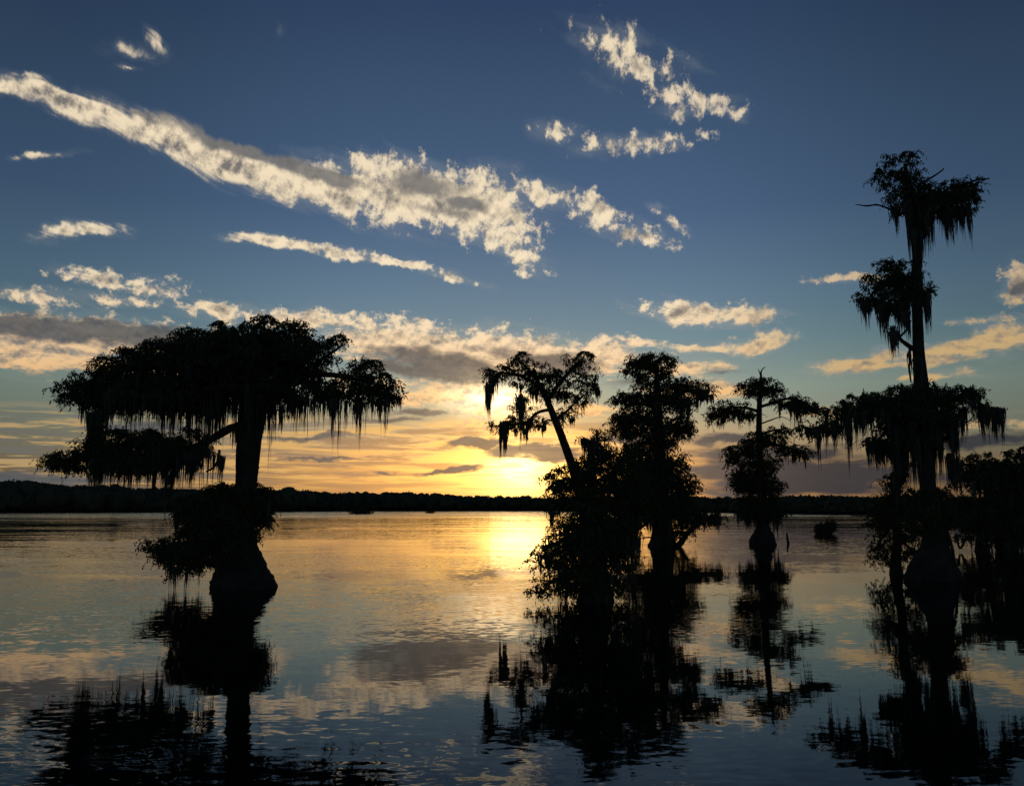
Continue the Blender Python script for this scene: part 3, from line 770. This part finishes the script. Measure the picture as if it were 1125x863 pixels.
# ---- mossy trees at the right edge
D_E = dist_of_base(605)
make_tree('cypress', 'low spreading mossy cypress cut off by the right edge of the photo', 'tree', (1108, 605), D_E,
    trunks=[[(1108, 607, 11, 0), (1108, 595, 8, 0), (1107, 570, 5.5, 0), (1106, 540, 4, 0), (1106, 505, 2, 0)], [(1079, 606, 7, 6), (1079, 590, 5, 6), (1082, 560, 3.6, 5), (1086, 530, 2.4, 4)]],
    limbs=[[(1106, 535, 2.6, 0), (1085, 515, 2.0, 6), (1062, 510, 1.4, 10), (1040, 512, .7, 12)], [(1107, 530, 2.6, 0), (1130, 515, 2, -6), (1155, 515, 1.2, -10)], [(1062, 590, 1.6, -6), (1055, 602, 1.2, -8), (1050, 585, .8, -8)]],
    tiers=[('crown', [(1085, 508, 28, 10, 6, .5, 20), (1110, 512, 28, 14, 0, .6, 26), (1066, 518, 17, 9, 10, .8, 22), (1140, 515, 28, 14, -8, .5, 24), (1120, 500, 12, 8, 0, .2, 8, .7), (1090, 530, 34, 16, 2, .9, 30), (1130, 540, 34, 18, 0, .9, 30)]),
           ('low_foliage', [(1075, 562, 30, 20, 4, .4, 18), (1065, 580, 18, 16, 0, .4, 14), (1108, 560, 30, 22, 0, .6, 26), (1140, 570, 32, 24, -4, .6, 26), (1090, 585, 24, 15, 2, .5, 16), (1125, 588, 28, 14, 0, .5, 16), (1060, 556, 18, 12, 6, .3, 12)])],
    curtains=[(1046, 1056, 508, 545, 10, 10, 1.8), (1070, 1140, 520, 565, 30, 4, 2.2)],
    sprigs=[[(1118, 500), (1122, 492), (1130, 490)], [(1110, 502), (1108, 496), (1102, 496)]],
    seed=23, lf=0.85, moss_w=0.6)


# ------------------------------------------------------------------ small things on the water
def small_bush(name, label, cat, cx, base_y, blobs, seed, extra_D=None, lf=0.7, group=None):
    r = np.random.default_rng(seed)
    D = extra_D or dist_of_base(base_y)
    s = D / F
    o0 = at(cx, base_y, D)
    o0[2] = 0
    root = bpy.data.objects.new(name, None)
    COL.objects.link(root)
    root.location = o0
    tag(root, label, cat, group)
    g = Geo()
    for k in range(9):
        a = r.uniform(0, 6.28)
        p0 = o0 + np.array([math.cos(a) * 2, math.sin(a) * 2, -3]) * s
        b = blobs[k % len(blobs)]
        p1 = at(b[0] + r.uniform(-.5, .5) * b[2], b[1] + r.uniform(-.4, .4) * b[3], D)
        tube(g, [p0, (p0 + p1) / 2 + np.array([0, 0, 1.5 * s]), p1], [0.6 * s, 0.45 * s, 0.15 * s], 5, 2 * s, 0, .05, .2 * s, k)
    g.build('stem', WOOD, root, o0, True)
    g = Geo()
    for (x, y, rx, ry) in blobs:
        c = at(x, y, D)
        n = int(rx * ry * 2.2)
        cl = c + in_ellipsoid(r, n, rx * s, ry * s, rx * s * 0.8)
        cl[:, 2] = np.maximum(cl[:, 2], 0.02)
        sprays(g, np.repeat(cl, 5, 0) + r.normal(0, 1.2 * s, (n * 5, 3)), r, s * lf, 7, 5.0, 2.6, 0.7, 0.2)
    g.build('foliage', LEAF, root, o0)
    return root


small_bush('bush', 'small rounded bush alone in open water left of the tallest cypress', 'bush', 907, 586,
           [(907, 580, 9, 6), (902, 581, 6, 5), (912, 578, 5, 5)], 31)
small_bush('island_shrub', 'low dark hummock of shrubs on the far water right of the broad cypress', 'shrub', 396, 564.3,
           [(396, 561.8, 9, 2.2), (389, 562.6, 5, 1.4), (403, 562.4, 6, 1.5)], 33, 333.0, 0.5, 'shrub clumps on the far water')
small_bush('island_shrub', 'tiny dark clump of shrubs on the far water before the central shore', 'shrub', 472, 563.4,
           [(472, 561.9, 5, 1.4)], 35, 380.0, 0.4, 'shrub clumps on the far water')

g = Geo()
D_P = dist_of_base(597)
pb = at(866, 597, D_P)
s = D_P / F
tube(g, [pb + np.array([0.02, 0, -0.5]), pb, at(865, 591, D_P), at(864.4, 586.5, D_P), at(864.2, 584.5, D_P)], [1.5 * s, 1.45 * s, 1.3 * s, 0.9 * s, 0.4 * s], 9, 0.08, 0.1, 0.08, 0.008, 4)
post = g.build('snag', WOOD, None, (0, 0, 0), True)
tag(post, 'short pointed wooden snag standing in the water beside the bulbous small cypress', 'snag')

# ------------------------------------------------------------------ far shore and its forest
SHORE = [(-2200, 470), (-900, 470), (-200, 470), (0, 490), (120, 500), (300, 560), (450, 610), (600, 610), (740, 500), (850, 370), (950, 320), (1050, 300), (1200, 300), (1900, 320), (3600, 380)]
TOP = [(-2200, 534), (-200, 532), (-60, 531), (0, 531), (33, 528), (60, 533), (120, 534), (180, 536), (250, 538), (318, 536), (350, 541), (430, 541), (520, 544), (600, 546), (700, 547), (745, 545), (800, 546), (880, 545), (905, 544), (960, 547), (1050, 548), (1200, 540), (1900, 538), (3600, 538)]


def interp(tab, x):
    xs, ys = zip(*tab)
    return float(np.interp(x, xs, ys))


def shore_pt(px, extra=0.0):
    x = (px - CX) / F * CP
    dirv = np.array([x, 1.0]) / math.hypot(x, 1.0)
    return dirv * (interp(SHORE, px) + extra)


pxs = np.concatenate([np.linspace(-2200, -200, 30), np.linspace(-190, 1300, 120), np.linspace(1320, 3600, 34)])
rows = []
for ex, z in ((-6, -0.3), (0, 0.25), (40, 1.2), (300, 4), (1500, 6), (7000, 6)):
    rows.append([[*shore_pt(p, ex + (RNG.normal(0, 2.5) if ex <= 0 else 0)), z] for p in pxs])
v = np.array(rows).reshape(-1, 3)
nx = len(pxs)
q = np.array([[i * nx + j, i * nx + j + 1, (i + 1) * nx + j + 1, (i + 1) * nx + j] for i in range(len(rows) - 1) for j in range(nx - 1)])
shore = mesh_object('far_shore', v, q, SOIL)
tag(shore, kind='structure')

# one unit crown: bumpy ball
bpy.ops.mesh.primitive_ico_sphere_add(subdivisions=2, radius=1.0)
tmp = bpy.context.object
unit_v = np.array([w.co for w in tmp.data.vertices])
unit_t = np.array([list(p.vertices) for p in tmp.data.polygons])
bpy.data.objects.remove(tmp, do_unlink=True)
g = Geo()
r = np.random.default_rng(41)


def top_height(px, dist, jitter):
    x, y, z = ray(px, interp(TOP, px) + jitter)
    return H + z / math.hypot(x, y) * dist


cands = [(p, e) for e in (6, 30, 60) for p in np.arange(-400, 1500, 4.2 if e > 6 else 5.0)]
cands += [(p, 20) for p in list(np.arange(-2200, -400, 22)) + list(np.arange(1500, 3600, 22))]
for (p, e) in cands:
    p = p + r.uniform(-2, 2)
    dist = interp(SHORE, p) + e + r.uniform(-5, 5)
    xy = shore_pt(p, dist - interp(SHORE, p))
    h = top_height(p, dist, 0) * (r.uniform(0.82, 1.03) if e > 6 else r.uniform(0.4, 0.9))
    if r.uniform() < 0.05 and e > 6:
        h *= 1.08
    w = max(2.6, h * r.uniform(0.34, 0.58)) * (2.2 if abs(p - 550) > 960 else 1)
    nz = 1 + r.normal(0, 0.09, len(unit_v))
    vv = unit_v * nz[:, None] * np.array([w, w, h * 0.45]) + np.array([xy[0], xy[1], h * 0.56])
    g.add(vv, t=unit_t)
    k = 60
    a = r.uniform(0, 6.28, k)
    u = r.uniform(0.0, 1, k)
    sp = np.stack([np.cos(a) * np.sqrt(1 - u * u) * w, np.sin(a) * np.sqrt(1 - u * u) * w, u * h * 0.45 + h * 0.56], 1) + np.array([xy[0], xy[1], 0])
    dr = unit(r.normal(0, 1, (k, 3)) + np.array([0, 0, .3]))
    quads(g, sp - dr * 0.5, dr * r.uniform(0.9, 2.0, k)[:, None], unit(np.cross(dr, r.normal(0, 1, (k, 3)))) * 0.45)
forest = g.build('far_forest', FARLEAF)
tag(forest, 'dark band of forest along the far shore of the lake', 'forest', kind='stuff')

# ------------------------------------------------------------------ water
R = 9000
m = bpy.data.materials.new('lake_water')
m.use_nodes = True
W = NT(m.node_tree)
b = m.node_tree.nodes['Principled BSDF']
b.inputs['Base Color'].default_value = (0.003, 0.004, 0.004, 1)
b.inputs['Roughness'].default_value = 0.02
b.inputs['IOR'].default_value = 1.24
geo = W.node('ShaderNodeNewGeometry')
pos = geo.outputs['Position']
px_, py_, pz_ = W.sep(pos)
dist = W.v('LENGTH', pos)


def slope(scale, sx, sy, amp, detail=2.0, off=0.0):
    c = W.noise(W.v('MULTIPLY', W.v('ADD', pos, (off, off * 1.7, 0)), (sx, sy, 0)), scale, detail, 0.55, 0.3, out='Color', dims='2D')
    return W.v('SCALE', W.v('SUBTRACT', c, (0.5, 0.5, 0.5)), scale=amp)


patch = W.noise(W.v('MULTIPLY', pos, (0.025, 0.11, 0)), 1.0, 3, 0.55, 0.4, dims='2D')
patch = W.smooth(patch, 0.42, 0.66, 0.35, 2.0)
farp = W.m('ADD', dist, W.m('MULTIPLY', W.m('SUBTRACT', W.noise(W.v('MULTIPLY', pos, (0.006, 0.02, 0)), 1.0, 2, dims='2D'), 0.5), 160.0))
breeze = W.m('ADD', W.m('MULTIPLY', W.smooth(farp, 215.0, 300.0), 0.8), W.m('MULTIPLY', W.smooth(farp, 70.0, 260.0), 0.2))
fine = W.v('ADD', slope(8.0, 0.45, 1.0, 0.044, 2), slope(1.9, 0.40, 1.0, 0.025, 2, 7.3))
big = slope(0.33, 0.28, 1.0, 0.013, 2, 31.0)
nsl = W.v('ADD', W.v('SCALE', fine, scale=patch), big)
nsl = W.v('SCALE', nsl, scale=W.m('MULTIPLY_ADD', breeze, 8.0, 1.0))
nsl = W.v('MULTIPLY', nsl, (0.6, 1.0, 0.0))
W.put(b.inputs['Normal'], W.v('NORMALIZE', W.v('ADD', nsl, W.xyz(0.0, W.m('MULTIPLY', breeze, -0.035), 1.0))))
water = mesh_object('lake_water', [(-R, -R, 0), (R, -R, 0), (R, R, 0), (-R, R, 0)], np.array([[0, 1, 2, 3]]), m)
tag(water, kind='structure')

# ------------------------------------------------------------------ drifting leaf litter on the near water
r = np.random.default_rng(77)
n = 5200
yy = 7.4 * (44 / 7.4) ** r.uniform(0, 1, n)
xx = r.uniform(-0.62, 0.62, n) * yy
p = np.stack([xx, yy, np.zeros(n)], 1)
keep = lumps(p * np.array([0.5, 0.9, 0]), np.random.default_rng(5), 2.6) > r.uniform(0.0, 1.7, n)
p = p[keep]
n = len(p)
a = r.uniform(0, 6.28, n)
ln = 0.0016 * p[:, 1] ** 0.8 * r.uniform(0.5, 1.6, n) * 1.7
u = np.stack([np.cos(a), np.sin(a) * 0.9, r.uniform(-.05, .25, n)], 1) * ln[:, None]
w = np.stack([-np.sin(a), np.cos(a), np.zeros(n)], 1) * (ln * 0.35)[:, None]
p[:, 2] = 0.004
g = Geo()
quads(g, p, u, w)
litter = g.build('floating_leaves', LEAF)
tag(litter, 'scattered tiny dark leaves drifting on the near lake water', 'leaves', kind='stuff')
